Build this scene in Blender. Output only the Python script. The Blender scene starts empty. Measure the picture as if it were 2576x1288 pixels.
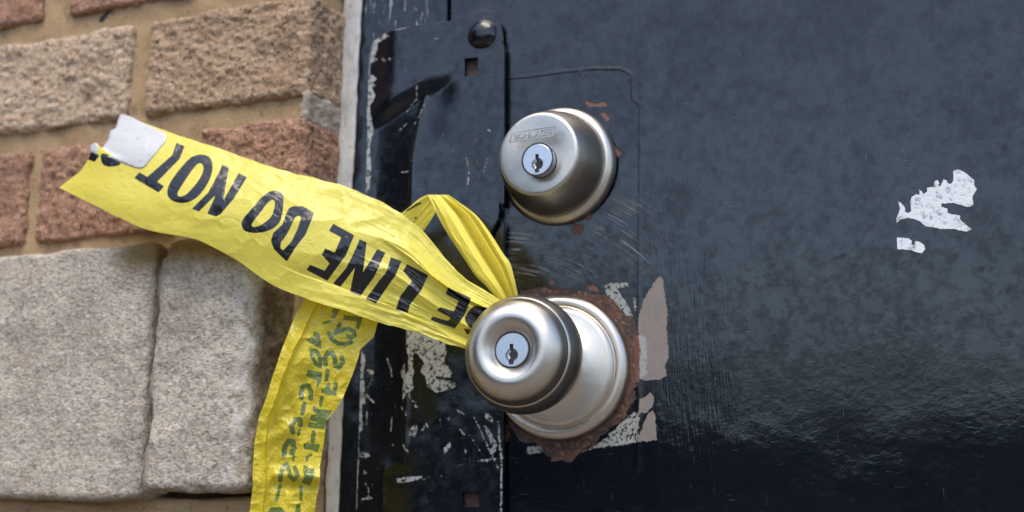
import bpy, bmesh, math, random
import numpy as np
from math import radians, sin, cos, pi, sqrt
from mathutils import Vector, Matrix

# ------------------------------------------------------------------ camera
S = bpy.context.scene
MM = 0.001
FPX = 2680.0                       # focal length in pixels of a 2576 px wide frame
YAW, PIT, Z0 = radians(19.2), radians(12.5), 0.475
fw = np.array([-sin(YAW)*cos(PIT), cos(YAW)*cos(PIT), sin(PIT)])
rt = np.array([cos(YAW), sin(YAW), 0.0])
up = np.cross(rt, fw)
CAM = -Z0*(fw + rt*(1405-1288)/FPX - up*(924-644)/FPX)   # origin = centre of the knob's rose on the door face

cd = bpy.data.cameras.new('camera')
cam = bpy.data.objects.new('camera', cd)
S.collection.objects.link(cam)
cd.sensor_width = 36.0
cd.lens = 36.0*FPX/2576
cd.clip_start, cd.clip_end = 0.01, 500
cam.matrix_world = Matrix(((rt[0], up[0], -fw[0], CAM[0]), (rt[1], up[1], -fw[1], CAM[1]),
                           (rt[2], up[2], -fw[2], CAM[2]), (0, 0, 0, 1)))
cd.dof.use_dof = True
cd.dof.focus_distance = 0.425
cd.dof.aperture_fstop = 8.5
S.camera = cam

# ------------------------------------------------------------------ sky, sun, exposure
SUN_EL, SUN_AZ = radians(66), radians(176)        # azimuth measured from +Y clockwise: behind the camera, a little right
w = bpy.data.worlds.new('World'); S.world = w; w.use_nodes = True
wn = w.node_tree; wn.nodes.clear()
sky = wn.nodes.new('ShaderNodeTexSky'); sky.sky_type = 'NISHITA'; sky.sun_disc = False
sky.sun_elevation = SUN_EL; sky.sun_rotation = SUN_AZ
sky.air_density = 1.0; sky.dust_density = 1.2; sky.ozone_density = 1.0
hs = wn.nodes.new('ShaderNodeHueSaturation'); hs.inputs['Saturation'].default_value = 0.9
bg = wn.nodes.new('ShaderNodeBackground'); bg.inputs['Strength'].default_value = 0.15
wo = wn.nodes.new('ShaderNodeOutputWorld')
wn.links.new(sky.outputs[0], hs.inputs['Color']); wn.links.new(hs.outputs[0], bg.inputs[0]); wn.links.new(bg.outputs[0], wo.inputs[0])
sl = bpy.data.lights.new('sun', 'SUN'); sl.energy = 1.5; sl.angle = radians(42); sl.color = (1.0, 0.90, 0.76)
sun = bpy.data.objects.new('sun', sl); S.collection.objects.link(sun)
sdir = Vector((sin(SUN_AZ)*cos(SUN_EL), cos(SUN_AZ)*cos(SUN_EL), sin(SUN_EL)))
sun.rotation_euler = sdir.to_track_quat('Z', 'Y').to_euler()
sun.location = sdir*5
vs = S.view_settings
vs.view_transform = 'Standard'; vs.look = 'None'; vs.exposure = 1.25; vs.gamma = 1.0; vs.use_curve_mapping = False

# ------------------------------------------------------------------ helpers: geometry
def P(x, y, d=0.0):
    """where the sight line through (x, y) of the 2576 px frame meets the plane d mm in front of the door; mm"""
    x = np.asarray(x, float); y = np.asarray(y, float); d = np.asarray(d, float)
    r = fw + rt*((x-1288)/FPX)[..., None] - up*((y-644)/FPX)[..., None]
    t = (-d*MM - CAM[1])/r[..., 1]
    return (CAM + r*t[..., None])*1000

def crop(ox, oy, sc):
    k = 0.670833/sc
    return lambda pts: [(ox*0.670833+a*k, oy*0.670833+b*k) for a, b in pts]

def hash3(ix, iy, iz):
    n = (ix*374761393 + iy*668265263 + iz*2147483647*7 + iz*1274126177) & 0xffffffff
    n = ((n ^ (n >> 13))*1274126177) & 0xffffffff
    n = n ^ (n >> 16)
    return (n & 0xffff)/65535.0*2-1

def noise(p, seed=0):
    """value noise with smooth interpolation, p (...,3), about -1..1"""
    p = np.asarray(p, float) + seed*17.31
    i = np.floor(p).astype(np.int64); f = p-i
    f = f*f*f*(f*(f*6-15)+10)
    out = 0
    for a in (0, 1):
        for b in (0, 1):
            for c in (0, 1):
                wgt = (f[..., 0] if a else 1-f[..., 0])*(f[..., 1] if b else 1-f[..., 1])*(f[..., 2] if c else 1-f[..., 2])
                out = out + wgt*hash3(i[..., 0]+a, i[..., 1]+b, i[..., 2]+c)
    return out

def fbm(p, octv=3, seed=0, gain=.5):
    s, a, q = 0, 1.0, np.asarray(p, float)
    for k in range(octv):
        s = s + a*noise(q, seed+k); a *= gain; q = q*2.03
    return s

def n2(x, y, seed=0, octv=1):
    q = np.stack([x, y, np.zeros_like(x)+seed*3.7], -1)
    return fbm(q, octv, seed)

def sstep(a, b, x):
    t = np.clip((x-a)/(b-a), 0, 1); return t*t*(3-2*t)

def d_seg(px, py, ax, ay, bx, by):
    vx, vy = bx-ax, by-ay
    t = np.clip(((px-ax)*vx+(py-ay)*vy)/(vx*vx+vy*vy+1e-9), 0, 1)
    return np.hypot(px-ax-t*vx, py-ay-t*vy)

def sdf_poly(px, py, poly):
    pa = np.array(poly); mg = 8.0
    box_ = (px > pa[:, 0].min()-mg) & (px < pa[:, 0].max()+mg) & (py > pa[:, 1].min()-mg) & (py < pa[:, 1].max()+mg)
    if not box_.all():
        out = np.full(px.shape, mg)
        if box_.any(): out[box_] = sdf_poly(px[box_], py[box_], poly)
        return out
    d = np.full(px.shape, 1e9); ins = np.zeros(px.shape, bool)
    n = len(poly)
    for i in range(n):
        (ax, ay), (bx, by) = poly[i], poly[(i+1) % n]
        d = np.minimum(d, d_seg(px, py, ax, ay, bx, by))
        c = ((ay > py) != (by > py)) & (px < (bx-ax)*(py-ay)/((by-ay) if by != ay else 1e-9)+ax)
        ins ^= c
    return np.where(ins, -d, d)

def sdf_line(px, py, pts, wd):
    pa = np.array(pts); mg = 8.0
    box_ = (px > pa[:, 0].min()-mg) & (px < pa[:, 0].max()+mg) & (py > pa[:, 1].min()-mg) & (py < pa[:, 1].max()+mg)
    if not box_.all():
        out = np.full(px.shape, mg)
        if box_.any(): out[box_] = sdf_line(px[box_], py[box_], pts, wd)
        return out
    d = np.full(px.shape, 1e9)
    for a, b in zip(pts[:-1], pts[1:]):
        d = np.minimum(d, d_seg(px, py, a[0], a[1], b[0], b[1]))
    return d-wd/2

def smooth_poly(pts, n=4):
    """closed Catmull-Rom through pts"""
    out = []; m = len(pts)
    for i in range(m):
        p0, p1, p2, p3 = (np.array(pts[(i+k-1) % m], float) for k in range(4))
        for k in range(n):
            t = k/n
            out.append(tuple(.5*((2*p1)+(-p0+p2)*t+(2*p0-5*p1+4*p2-p3)*t*t+(-p0+3*p1-3*p2+p3)*t**3)))
    return out

def spline(vals, s):
    """open Catmull-Rom through vals (n, k) at s in 0..n-1"""
    v = np.asarray(vals, float)
    if v.ndim == 1: v = v[:, None]
    n = len(v); i = np.clip(np.floor(s).astype(int), 0, n-2); t = (s-i)[:, None]
    g = lambda k: v[np.clip(k, 0, n-1)]
    p0, p1, p2, p3 = g(i-1), g(i), g(i+1), g(i+2)
    return .5*((2*p1)+(-p0+p2)*t+(2*p0-5*p1+4*p2-p3)*t*t+(-p0+3*p1-3*p2+p3)*t**3)

def thing(name, label, cat, loc, group=None):
    o = bpy.data.objects.new(name, None); S.collection.objects.link(o)
    o.empty_display_size = .02
    o.location = Vector(loc)*MM; o['label'] = label; o['category'] = cat
    if group: o['group'] = group
    return o

def attach(o, parent):
    if parent is not None:
        o.parent = parent
        o.matrix_parent_inverse = WM(parent).inverted()

def WM(o):
    b = Matrix.LocRotScale(o.location, o.rotation_euler, o.scale)
    return (WM(o.parent) @ o.matrix_parent_inverse @ b) if o.parent else b

def obj(name, verts, faces, mat, parent=None, smooth=True, attrs=None, sharp=None, kind=None):
    me = bpy.data.meshes.new(name)
    v = np.asarray(verts, float)*MM
    me.from_pydata(v.tolist(), [], [tuple(map(int, f)) for f in faces] if not isinstance(faces, np.ndarray) else faces.tolist())
    if attrs:
        for k, a in attrs.items():
            at = me.attributes.new(k, 'FLOAT', 'POINT'); at.data.foreach_set('value', np.asarray(a, np.float32))
    if smooth: me.polygons.foreach_set('use_smooth', [True]*len(me.polygons))
    if smooth and sharp: me.set_sharp_from_angle(angle=radians(sharp))
    me.materials.append(mat); me.update()
    o = bpy.data.objects.new(name, me); S.collection.objects.link(o)
    if kind: o['kind'] = kind
    attach(o, parent)
    return o

def grid_faces(nu, nv, keep=None):
    """faces of a (nu, nv) vertex grid, index i*nv+j"""
    i, j = np.meshgrid(np.arange(nu-1), np.arange(nv-1), indexing='ij')
    a = i*nv+j
    f = np.stack([a, a+1, a+nv+1, a+nv], -1)
    return f[keep] if keep is not None else f.reshape(-1, 4)

def skirt(verts, faces, depth):
    """gives a sheet its thickness: boundary edges run back by depth mm along +Y"""
    from collections import Counter
    cnt = {}
    for f in faces:
        for k in range(4):
            a, b = int(f[k]), int(f[(k+1) % 4]); e = (min(a, b), max(a, b))
            cnt[e] = cnt.get(e, 0)+1 if e in cnt else 1
            if cnt[e] == 1: cnt[('d', e)] = (a, b)
    bd = [cnt[('d', e)] for e in list(cnt) if e[0] != 'd' and cnt[e] == 1]
    used = sorted({a for e in bd for a in e}); base = len(verts)
    mp = {a: base+i for i, a in enumerate(used)}
    back = verts[used].copy(); back[:, 1] += depth
    nf = [(b, a, mp[a], mp[b]) for a, b in bd]
    return np.vstack([verts, back]), np.vstack([faces, np.array(nf)]), np.array(used)

def lathe(prof, seg=128):
    """revolve (r, d) about the axis along -Y; d = mm in front of the door"""
    v = []; f = []; n = len(prof)
    for r, d in prof:
        for k in range(seg):
            a = 2*pi*k/seg; v.append((r*cos(a), -d, r*sin(a)))
    for i in range(n-1):
        for k in range(seg):
            a = i*seg+k; b = i*seg+(k+1) % seg
            f.append((a, b, b+seg, a+seg))
    f.append(tuple(range((n-1)*seg, n*seg)))
    return np.array(v), f

def box(x0, x1, y0, y1, z0, z1):
    v = [(x, y, z) for x in (x0, x1) for y in (y0, y1) for z in (z0, z1)]
    f = [(0, 1, 3, 2), (4, 6, 7, 5), (0, 4, 5, 1), (2, 3, 7, 6), (0, 2, 6, 4), (1, 5, 7, 3)]
    return v, f

_unit = {}
def unit_box(cuts):
    if cuts not in _unit:
        bm = bmesh.new(); bmesh.ops.create_cube(bm, size=2.0)
        bmesh.ops.subdivide_edges(bm, edges=bm.edges[:], cuts=cuts, use_grid_fill=True)
        bm.verts.ensure_lookup_table()
        v = np.array([q.co[:] for q in bm.verts]); f = np.array([[q.index for q in p.verts] for p in bm.faces])
        bm.free(); _unit[cuts] = (v, f)
    return _unit[cuts]

def rough_box(x0, x1, y0, y1, z0, z1, cuts, rad, amps, seed, warp=0.0):
    """box with rounded edges whose skin is displaced by noise; amps = [(wavelength mm, amplitude mm), ...]"""
    v, f = unit_box(cuts)
    h = np.array([(x1-x0)/2, (y1-y0)/2, (z1-z0)/2]); c = np.array([(x0+x1)/2, (y0+y1)/2, (z0+z1)/2])
    p = v*h
    if warp:
        p = p*(1+0)                           # uneven outline: the edges wander a little
        p[:, 2] += warp*noise((p+c)/22.0, seed+5)*(np.abs(v[:, 2]))
        p[:, 0] += warp*noise((p+c)/22.0, seed+6)*(np.abs(v[:, 0]))
    rr = rad*(1+.5*noise((p+c)/14.0, seed+9))
    lim = h-rr[:, None]
    q = np.clip(p, -lim, lim); dv = p-q
    nrm = dv/(np.linalg.norm(dv, axis=1)[:, None]+1e-9)
    p = q+nrm*rr[:, None]
    wp = p+c
    disp = 0
    for k, (wl, am) in enumerate(amps):
        disp = disp+am*noise(wp/wl, seed+k)
    return wp+nrm*np.asarray(disp)[..., None], f

# ------------------------------------------------------------------ helpers: materials
class M:
    def __init__(s, name):
        s.m = bpy.data.materials.new(name); s.m.use_nodes = True
        s.t = s.m.node_tree; s.t.nodes.clear()
        s.out = s.n('ShaderNodeOutputMaterial')
        s.co = s.n('ShaderNodeTexCoord').outputs['Object']
        s.b = s.n('ShaderNodeBsdfPrincipled'); s.link(s.b.outputs[0], s.out.inputs[0])
    def n(s, ty, **kw):
        q = s.t.nodes.new(ty)
        for k, v in kw.items(): setattr(q, k, v)
        return q
    def link(s, a, b): s.t.links.new(a, b)
    def put(s, sock, v):
        if hasattr(v, 'is_output'): s.link(v, sock)
        elif v is not None:
            if isinstance(v, (tuple, list)) and len(v) == 3 and sock.type == 'RGBA': v = (*v, 1)
            sock.default_value = v
    def set(s, **kw):
        for k, v in kw.items(): s.put(s.b.inputs[k.replace('_', ' ')], v)
    def mm(s, scale=(1, 1, 1), rot=(0, 0, 0), loc=(0, 0, 0)):
        q = s.n('ShaderNodeMapping'); s.link(s.co, q.inputs[0])
        q.inputs['Scale'].default_value = [1000*a for a in scale]; q.inputs['Rotation'].default_value = rot; q.inputs['Location'].default_value = loc
        return q.outputs[0]
    def noise(s, wl, detail=3, rough=.55, scale=(1, 1, 1), rot=(0, 0, 0), loc=(0, 0, 0), dist=0):
        q = s.n('ShaderNodeTexNoise'); s.link(s.mm(scale, rot, loc), q.inputs['Vector'])
        q.inputs['Scale'].default_value = 1/wl; q.inputs['Detail'].default_value = detail; q.inputs['Roughness'].default_value = rough
        q.inputs['Distortion'].default_value = dist
        return q.outputs['Fac']
    def voro(s, wl, feature='F1', scale=(1, 1, 1), loc=(0, 0, 0), rnd=1.0):
        q = s.n('ShaderNodeTexVoronoi', feature=feature); s.link(s.mm(scale, (0, 0, 0), loc), q.inputs['Vector'])
        q.inputs['Scale'].default_value = 1/wl; q.inputs['Randomness'].default_value = rnd
        return q.outputs['Distance']
    def xyz(s):
        q = s.n('ShaderNodeSeparateXYZ'); s.link(s.mm(), q.inputs[0]); return q.outputs
    def attr(s, name):
        q = s.n('ShaderNodeAttribute'); q.attribute_name = name; return q.outputs['Fac']
    def math(s, op, a, b=0.0, c=None, clamp=False):
        q = s.n('ShaderNodeMath', operation=op); q.use_clamp = clamp
        s.put(q.inputs[0], a); s.put(q.inputs[1], b)
        if c is not None: s.put(q.inputs[2], c)
        return q.outputs[0]
    def ramp(s, x, a, b, lo=0.0, hi=1.0):
        q = s.n('ShaderNodeMapRange', interpolation_type='SMOOTHSTEP')
        s.put(q.inputs['Value'], x)
        flip = a > b
        if flip: a, b, lo, hi = b, a, hi, lo
        for k, v in zip(('From Min', 'From Max', 'To Min', 'To Max'), (a, b, lo, hi)): q.inputs[k].default_value = v
        return q.outputs[0]
    def mix(s, f, a, b, mode='MIX'):
        q = s.n('ShaderNodeMix', data_type='RGBA', blend_type=mode); s.put(q.inputs[0], f); s.put(q.inputs[6], a); s.put(q.inputs[7], b)
        return q.outputs[2]
    def mixf(s, f, a, b):
        q = s.n('ShaderNodeMix', data_type='FLOAT'); s.put(q.inputs[0], f); s.put(q.inputs[2], a); s.put(q.inputs[3], b)
        return q.outputs[0]
    def bump(s, h, dist=.3, strength=1.0, normal=None):
        q = s.n('ShaderNodeBump'); s.put(q.inputs['Height'], h); q.inputs['Distance'].default_value = dist*MM; q.inputs['Strength'].default_value = strength
        if normal is not None: s.link(normal, q.inputs['Normal'])
        return q.outputs[0]
    def where(s, sd, soft=.12, rag=0.0, wl=1.2):
        """1 inside a signed-distance attribute (mm), with a ragged edge"""
        x = s.attr(sd)
        if rag:
            x = s.math('ADD', x, s.math('MULTIPLY', s.math('SUBTRACT', s.noise(wl, 4, .65), .5), rag*2))
        return s.ramp(x, soft, -soft)

BD0 = 25.0
def mat_brick(name, c1, c2, c3, light):
    k = M(name)
    a = k.noise(9, 4, .6); b = k.noise(1.8, 4, .65); c = k.noise(.7, 3, .65, loc=(5, 5, 5))
    col = k.mix(k.ramp(a, .35, .65), c1, c2)
    col = k.mix(k.ramp(b, .52, .68, 0, .75), col, c3)
    col = k.mix(k.ramp(k.noise(1.9, 3, .7, loc=(3, 7, 7)), .54, .66, 0, .9), col, light)
    pits = k.ramp(k.math('ADD', k.noise(2.4, 4, .75, loc=(9, 1, 4)), k.math('MULTIPLY', c, .25)), .54, .44)
    col = k.mix(k.math('MULTIPLY', pits, .9), col, tuple(q*.28 for q in c3))
    pores = k.ramp(k.noise(1.5, 4, .8, loc=(2, 6, 1)), .42, .34)
    col = k.mix(k.math('MULTIPLY', pores, .85), col, tuple(q*.22 for q in c3))
    fleck = k.ramp(k.noise(1.3, 3, .7, loc=(8, 2, 6)), .64, .70)
    col = k.mix(k.math('MULTIPLY', fleck, .8), col, tuple(min(.8, q*1.25) for q in light))
    stain = k.ramp(k.noise(24, 4, .6, loc=(1, 1, 8)), .52, .70)
    col = k.mix(k.math('MULTIPLY', stain, .38), col, tuple(q*.5 for q in c3))
    k.set(Base_Color=col, Roughness=.92)
    k.b.inputs['Specular IOR Level'].default_value = .2
    h = k.math('ADD', k.math('MULTIPLY', b, .9), k.math('MULTIPLY', c, .5))
    h = k.math('SUBTRACT', h, k.math('ADD', k.math('MULTIPLY', pits, .9), k.math('MULTIPLY', pores, .5)))
    k.set(Normal=k.bump(h, 1.4))
    return k.m

B_TAN = mat_brick('brick_tan', (.53, .40, .28), (.45, .31, .205), (.35, .24, .155), (.66, .54, .41))
B_BRN = mat_brick('brick_brown', (.44, .30, .19), (.36, .235, .145), (.27, .175, .11), (.58, .45, .325))
B_RED = mat_brick('brick_red', (.39, .21, .13), (.32, .17, .11), (.24, .145, .10), (.53, .37, .27))

k = M('mortar_sand')
g = k.noise(.8, 3, .7); a = k.noise(14, 3, .5)
col = k.mix(k.ramp(a, .35, .68), (.42, .285, .16), (.345, .225, .12))
col = k.mix(k.ramp(g, .4, .75, 0, .5), col, (.44, .30, .17))
col = k.mix(k.ramp(k.noise(6, 4, .6, loc=(3, 8, 1)), .60, .68, 0, .6), col, (.19, .13, .075))
X, Y, Z = k.xyz()
tc = P(264, 40, BD0)
ta = k.math('ADD', k.math('MULTIPLY', k.math('SUBTRACT', X, float(tc[0])), .78), k.math('MULTIPLY', k.math('SUBTRACT', Z, float(tc[2])), .62))
tb = k.math('SUBTRACT', k.math('MULTIPLY', k.math('SUBTRACT', Z, float(tc[2])), .78), k.math('MULTIPLY', k.math('SUBTRACT', X, float(tc[0])), .62))
td = k.math('ADD', k.math('SQRT', k.math('ADD', k.math('MULTIPLY', k.math('MULTIPLY', ta, ta), .12), k.math('MULTIPLY', tb, tb))), k.math('MULTIPLY', k.noise(2.5, 4, .7), 3.0))
col = k.mix(k.ramp(td, 3.6, 2.9), col, (.03, .03, .034))
crk = k.ramp(k.voro(16, 'DISTANCE_TO_EDGE', rnd=1.0), .035, .0)
col = k.mix(k.math('MULTIPLY', crk, k.ramp(a, .58, .66, 0, .35)), col, (.12, .08, .045))
col = k.mix(k.ramp(k.noise(1.0, 2, .6, loc=(5, 5, 1)), .62, .70, 0, .8), col, (.56, .44, .30))
col = k.mix(k.ramp(k.noise(1.2, 2, .6, loc=(1, 5, 6)), .63, .70, 0, .8), col, (.15, .10, .06))
k.set(Base_Color=col, Roughness=.95, Normal=k.bump(g, .9)); k.b.inputs['Specular IOR Level'].default_value = .15
MORTAR = k.m

k = M('mortar_grey_smear')
g = k.noise(1.2, 4, .7)
k.set(Base_Color=k.mix(g, (.25, .19, .15), (.45, .37, .30)), Roughness=.95, Normal=k.bump(g, .8))
SMEAR = k.m

def mat_stone(name, x_edge, z_top, z_bot):
    k = M(name)
    X, Y, Z = k.xyz()
    g = k.noise(1.25, 4, .74, scale=(.6, 1, 1), rot=(0, radians(25), 0)); a = k.noise(26, 3, .55); b = k.noise(5, 4, .6, loc=(2, 2, 7))
    col = k.mix(k.ramp(a, .36, .62), (.53, .46, .375), (.40, .34, .275))
    col = k.mix(k.ramp(g, .50, .37, 0, .8), col, (.19, .155, .12))
    col = k.mix(k.ramp(g, .53, .68, 0, .85), col, (.68, .63, .56))
    col = k.mix(k.ramp(k.math('ADD', b, k.math('MULTIPLY', g, .25)), .80, .9, 0, .5), col, (.40, .32, .27))
    wob = k.math('MULTIPLY', k.math('SUBTRACT', k.noise(16, 4, .6, loc=(1, 4, 4)), .5), 26)
    if x_edge is not None:
        # brown weather stain on the return side and the top corner of the stone
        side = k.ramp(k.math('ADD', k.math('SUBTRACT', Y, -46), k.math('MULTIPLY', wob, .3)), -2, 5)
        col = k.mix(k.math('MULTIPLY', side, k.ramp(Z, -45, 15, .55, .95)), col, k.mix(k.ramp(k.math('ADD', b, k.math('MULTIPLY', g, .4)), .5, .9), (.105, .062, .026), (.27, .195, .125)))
        lime = k.math('MULTIPLY', k.ramp(k.math('ADD', X, k.math('MULTIPLY', wob, .25)), x_edge-11, x_edge-4), k.math('SUBTRACT', 1, side))
        col = k.mix(k.math('MULTIPLY', lime, k.ramp(k.noise(7, 4, .65, loc=(8, 1, 2)), .40, .62, 0, .75)), col, (.66, .62, .57))
    top = k.ramp(k.math('ADD', Z, k.math('MULTIPLY', wob, .8)), z_top-20, z_top-4)
    tx = k.ramp(X, -215, -190) if x_edge is None else 1.0
    col = k.mix(k.math('MULTIPLY', k.math('MULTIPLY', top, tx), .88), col, (.19, .115, .035))
    bot = k.ramp(k.math('ADD', Z, k.math('MULTIPLY', wob, .15)), z_bot+5, z_bot-1)
    col = k.mix(k.math('MULTIPLY', bot, .6), col, (.21, .13, .06))
    black = k.ramp(k.noise(3.4, 5, .75, loc=(4, 4, 1)), .70, .73)
    col = k.mix(k.math('MULTIPLY', black, k.ramp(k.noise(30, 1, .5, loc=(5, 5, 9)), .5, .6)), col, (.05, .05, .06))
    k.set(Base_Color=col, Roughness=.93, Normal=k.bump(k.math('ADD', g, k.math('MULTIPLY', b, .5)), 1.6)); k.b.inputs['Specular IOR Level'].default_value = .2
    return k.m
STONE_L = mat_stone('limestone', None, 61, -58)
STONE_R = mat_stone('limestone_corner', -128.5, 61, -55)

k = M('caulk_white')
a = k.noise(18, 3, .6); b = k.noise(2.5, 4, .7)
col = k.mix(k.ramp(a, .35, .7), (.47, .45, .41), (.38, .37, .345))
col = k.mix(k.ramp(b, .60, .68, 0, .8), col, (.22, .13, .085))
col = k.mix(k.ramp(k.noise(5, 5, .7, scale=(1, 1, .3), loc=(2, 2, 2)), .52, .66, 0, .55), col, (.25, .21, .17))
col = k.mix(k.ramp(k.noise(13, 2, .5, loc=(7, 3, 3)), .60, .72, 0, .5), col, (.27, .33, .38))
k.set(Base_Color=col, Roughness=.7, Normal=k.bump(a, .8))
CAULK = k.m

def mat_paint(name, chips=False, door=False):
    """black gloss paint, brushed on; wear masks come in as signed-distance attributes in mm"""
    k = M(name)
    X, Y, Z = k.xyz()
    peel = k.noise(3.2, 3, .5); fine = k.noise(.9, 2, .5)
    big = k.noise(30, 3, .55)
    spots = k.ramp(k.noise(4.2, 5, .62, loc=(2, 2, 2)), .44, .60)
    drops = k.ramp(k.math('ADD', k.voro(7.5), k.math('MULTIPLY', fine, .18)), .34, .27)
    col = k.mix(k.math('MULTIPLY', spots, .75), (.0010, .0026, .0056), (.0030, .0036, .0055))
    col = k.mix(k.math('MULTIPLY', drops, .5), col, (.0015, .0018, .0025))
    rough = k.mixf(spots, .17, .25)
    rough = k.mixf(k.math('MULTIPLY', drops, .35), rough, .40)
    h = k.math('ADD', k.math('MULTIPLY', peel, .20), k.math('MULTIPLY', fine, .05))
    blot = k.ramp(k.math('ADD', k.noise(11, 5, .66, loc=(7, 5, 1)), k.math('MULTIPLY', k.noise(60, 2, .5, loc=(3, 3, 7)), .5)), .66, .86)
    if door:
        # brush marks run down beside the lock
        bm_ = k.math('MULTIPLY', k.ramp(X, 38, 45), k.ramp(k.math('ADD', X, k.math('MULTIPLY', big, 30)), 104, 78))
        bm_ = k.math('MULTIPLY', bm_, k.ramp(Z, 135, 85))
        st = k.noise(.8, 3, .6, scale=(1, 1, .06)); st2 = k.noise(1.7, 2, .6, scale=(1, 1, .12), rot=(0, radians(12), 0))
        h = k.math('ADD', h, k.math('MULTIPLY', bm_, k.math('ADD', k.math('MULTIPLY', st, .65), k.math('MULTIPLY', st2, .6))))
        # sagging, lumpy coat low on the door and above the guard plate
        lump = k.math('MULTIPLY', k.math('MULTIPLY', k.noise(9, 4, .55, scale=(.7, 1, 1.1)), k.ramp(k.noise(34, 2, .5, loc=(9, 9, 3)), .40, .62)), k.math('ADD', k.ramp(Z, 5, -30), k.math('MULTIPLY', k.math('MULTIPLY', k.ramp(Z, 138, 160), k.ramp(X, 55, 5)), 7.0)))
        h = k.math('ADD', h, k.math('MULTIPLY', lump, .55))
        rg = k.attr('ridge')
        h = k.math('ADD', h, k.math('MULTIPLY', k.ramp(rg, .9, 0), .28))
        rough = k.mixf(k.ramp(Z, 0, -40), rough, .13)
    if not door and not chips:
        sk = k.math('MULTIPLY', k.ramp(k.noise(2.6, 4, .7, scale=(1, 1, .22), loc=(3, 1, 1)), .56, .66), k.math('MULTIPLY', k.ramp(Z, 166, 176), k.ramp(X, -62, -74)))
        col = k.mix(k.math('MULTIPLY', sk, .7), col, (.30, .33, .35))
    # hairline scratches
    sc = k.noise(.55, 2, .6, scale=(.06, 1, 1), rot=(0, radians(18), 0), loc=(3, 3, 3))
    sc2 = k.noise(.6, 2, .6, scale=(1, 1, .05), rot=(0, radians(-14), 0))
    zone = k.ramp(k.noise(22, 2, .5, loc=(1, 9, 2)), .46, .6)
    scr = k.math('MULTIPLY', zone, k.math('MAXIMUM', k.ramp(sc, .70, .76), k.ramp(sc2, .71, .76)))
    col = k.mix(k.math('MULTIPLY', scr, .55 if chips else .3), col, (.20, .20, .20))
    if door:
        # curved scrapes between the two locks
        dx = k.math('ADD', X, 30.0); dz = k.math('ADD', Z, 22.0)
        rr = k.math('SQRT', k.math('ADD', k.math('MULTIPLY', dx, dx), k.math('MULTIPLY', dz, dz)))
        cv = k.n('ShaderNodeCombineXYZ'); k.put(cv.inputs[0], k.math('MULTIPLY', rr, 1.5)); k.put(cv.inputs[1], k.math('MULTIPLY', k.math('ARCTAN2', dz, dx), 2.6))
        cn = k.n('ShaderNodeTexNoise'); k.link(cv.outputs[0], cn.inputs['Vector']); cn.inputs['Scale'].default_value = 1.0; cn.inputs['Detail'].default_value = 3; cn.inputs['Roughness'].default_value = .7
        zn = k.math('MULTIPLY', k.math('MULTIPLY', k.ramp(Z, 34, 46), k.ramp(Z, 84, 62)), k.math('MULTIPLY', k.ramp(X, 52, 34), k.ramp(k.noise(15, 3, .6, loc=(2, 6, 6)), .40, .60)))
        arc_ = k.math('MULTIPLY', zn, k.ramp(cn.outputs['Fac'], .53, .60))
        col = k.mix(k.math('MULTIPLY', arc_, .75), col, (.20, .20, .21))
        rough = k.mixf(arc_, rough, .5)
    nrm = k.bump(h, .30)
    if door:
        tp = k.math('MULTIPLY', k.where('taupe', .1, 1.1, 1.6), k.ramp(k.noise(2.2, 5, .75, loc=(2, 9, 4)), .31, .35))
        col = k.mix(tp, col, k.mix(k.noise(7, 4, .6), (.20, .168, .148), (.145, .122, .108)))
        gp = k.math('MULTIPLY', k.where('grey', .15, 1.6, 1.6), k.ramp(k.noise(1.5, 4, .7, loc=(4, 1, 1)), .40, .47))
        col = k.mix(gp, col, k.mix(k.noise(5, 4, .6), (.30, .31, .29), (.19, .19, .17)))
        rs = k.math('MULTIPLY', k.where('rust', .9, 5.5, 6.5), k.ramp(k.noise(3.4, 5, .7, loc=(3, 2, 9)), .36, .46, .25, 1))
        rk = k.noise(1.5, 5, .75, loc=(7, 7, 2)); rb = k.noise(6, 3, .6, loc=(1, 7, 5))
        rc = k.mix(k.ramp(rb, .38, .62), (.060, .028, .020), (.135, .056, .028))
        rc = k.mix(k.ramp(rk, .50, .58), rc, (.035, .026, .024))
        rc = k.mix(k.ramp(rk, .42, .34, 0, .85), rc, (.27, .23, .20))
        col = k.mix(rs, col, rc)
        fk = k.where('flake', .15, .7, 1.2)
        col = k.mix(fk, col, k.mix(k.noise(1.6, 4, .7), (.17, .052, .028), (.09, .034, .024)))
        allm = k.math('MAXIMUM', k.math('MAXIMUM', tp, gp), k.math('MAXIMUM', rs, fk))
        rough = k.mixf(allm, rough, .62)
        rough = k.mixf(rs, rough, .9)
        hh = k.math('ADD', k.math('MULTIPLY', allm, -.8), k.math('MULTIPLY', k.math('MULTIPLY', rs, rk), 1.1))
        nrm = k.bump(hh, .35, 1.0, nrm)
    if chips:
        cp = k.math('MULTIPLY', k.where('chip', .08, 1.15, 1.3), k.ramp(k.noise(1.8, 5, .75, loc=(2, 9, 9)), .41, .48))
        spk = k.math('MULTIPLY', k.ramp(k.noise(1.15, 3, .6, loc=(6, 2, 2)), .715, .735), k.ramp(k.noise(16, 2, .5, loc=(4, 2, 8)), .45, .58))
        cp = k.math('MAXIMUM', cp, spk)
        col = k.mix(cp, col, k.mix(k.noise(5, 4, .6), (.42, .43, .43), (.27, .28, .28)))
        rough = k.mixf(cp, rough, .5)
        nrm = k.bump(k.math('MULTIPLY', cp, -.6), .3, 1.0, nrm)
    k.set(Base_Color=col, Roughness=rough, Normal=nrm, Specular_IOR_Level=k.math('SUBTRACT', .60, k.math('ADD', k.math('MULTIPLY', spots, .09), k.math('ADD', k.math('MULTIPLY', drops, .05), k.math('MULTIPLY', blot, .10)))))
    k.b.inputs['IOR'].default_value = 1.5
    return k.m
PAINT_DOOR = mat_paint('black_door_paint', door=True)
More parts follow.
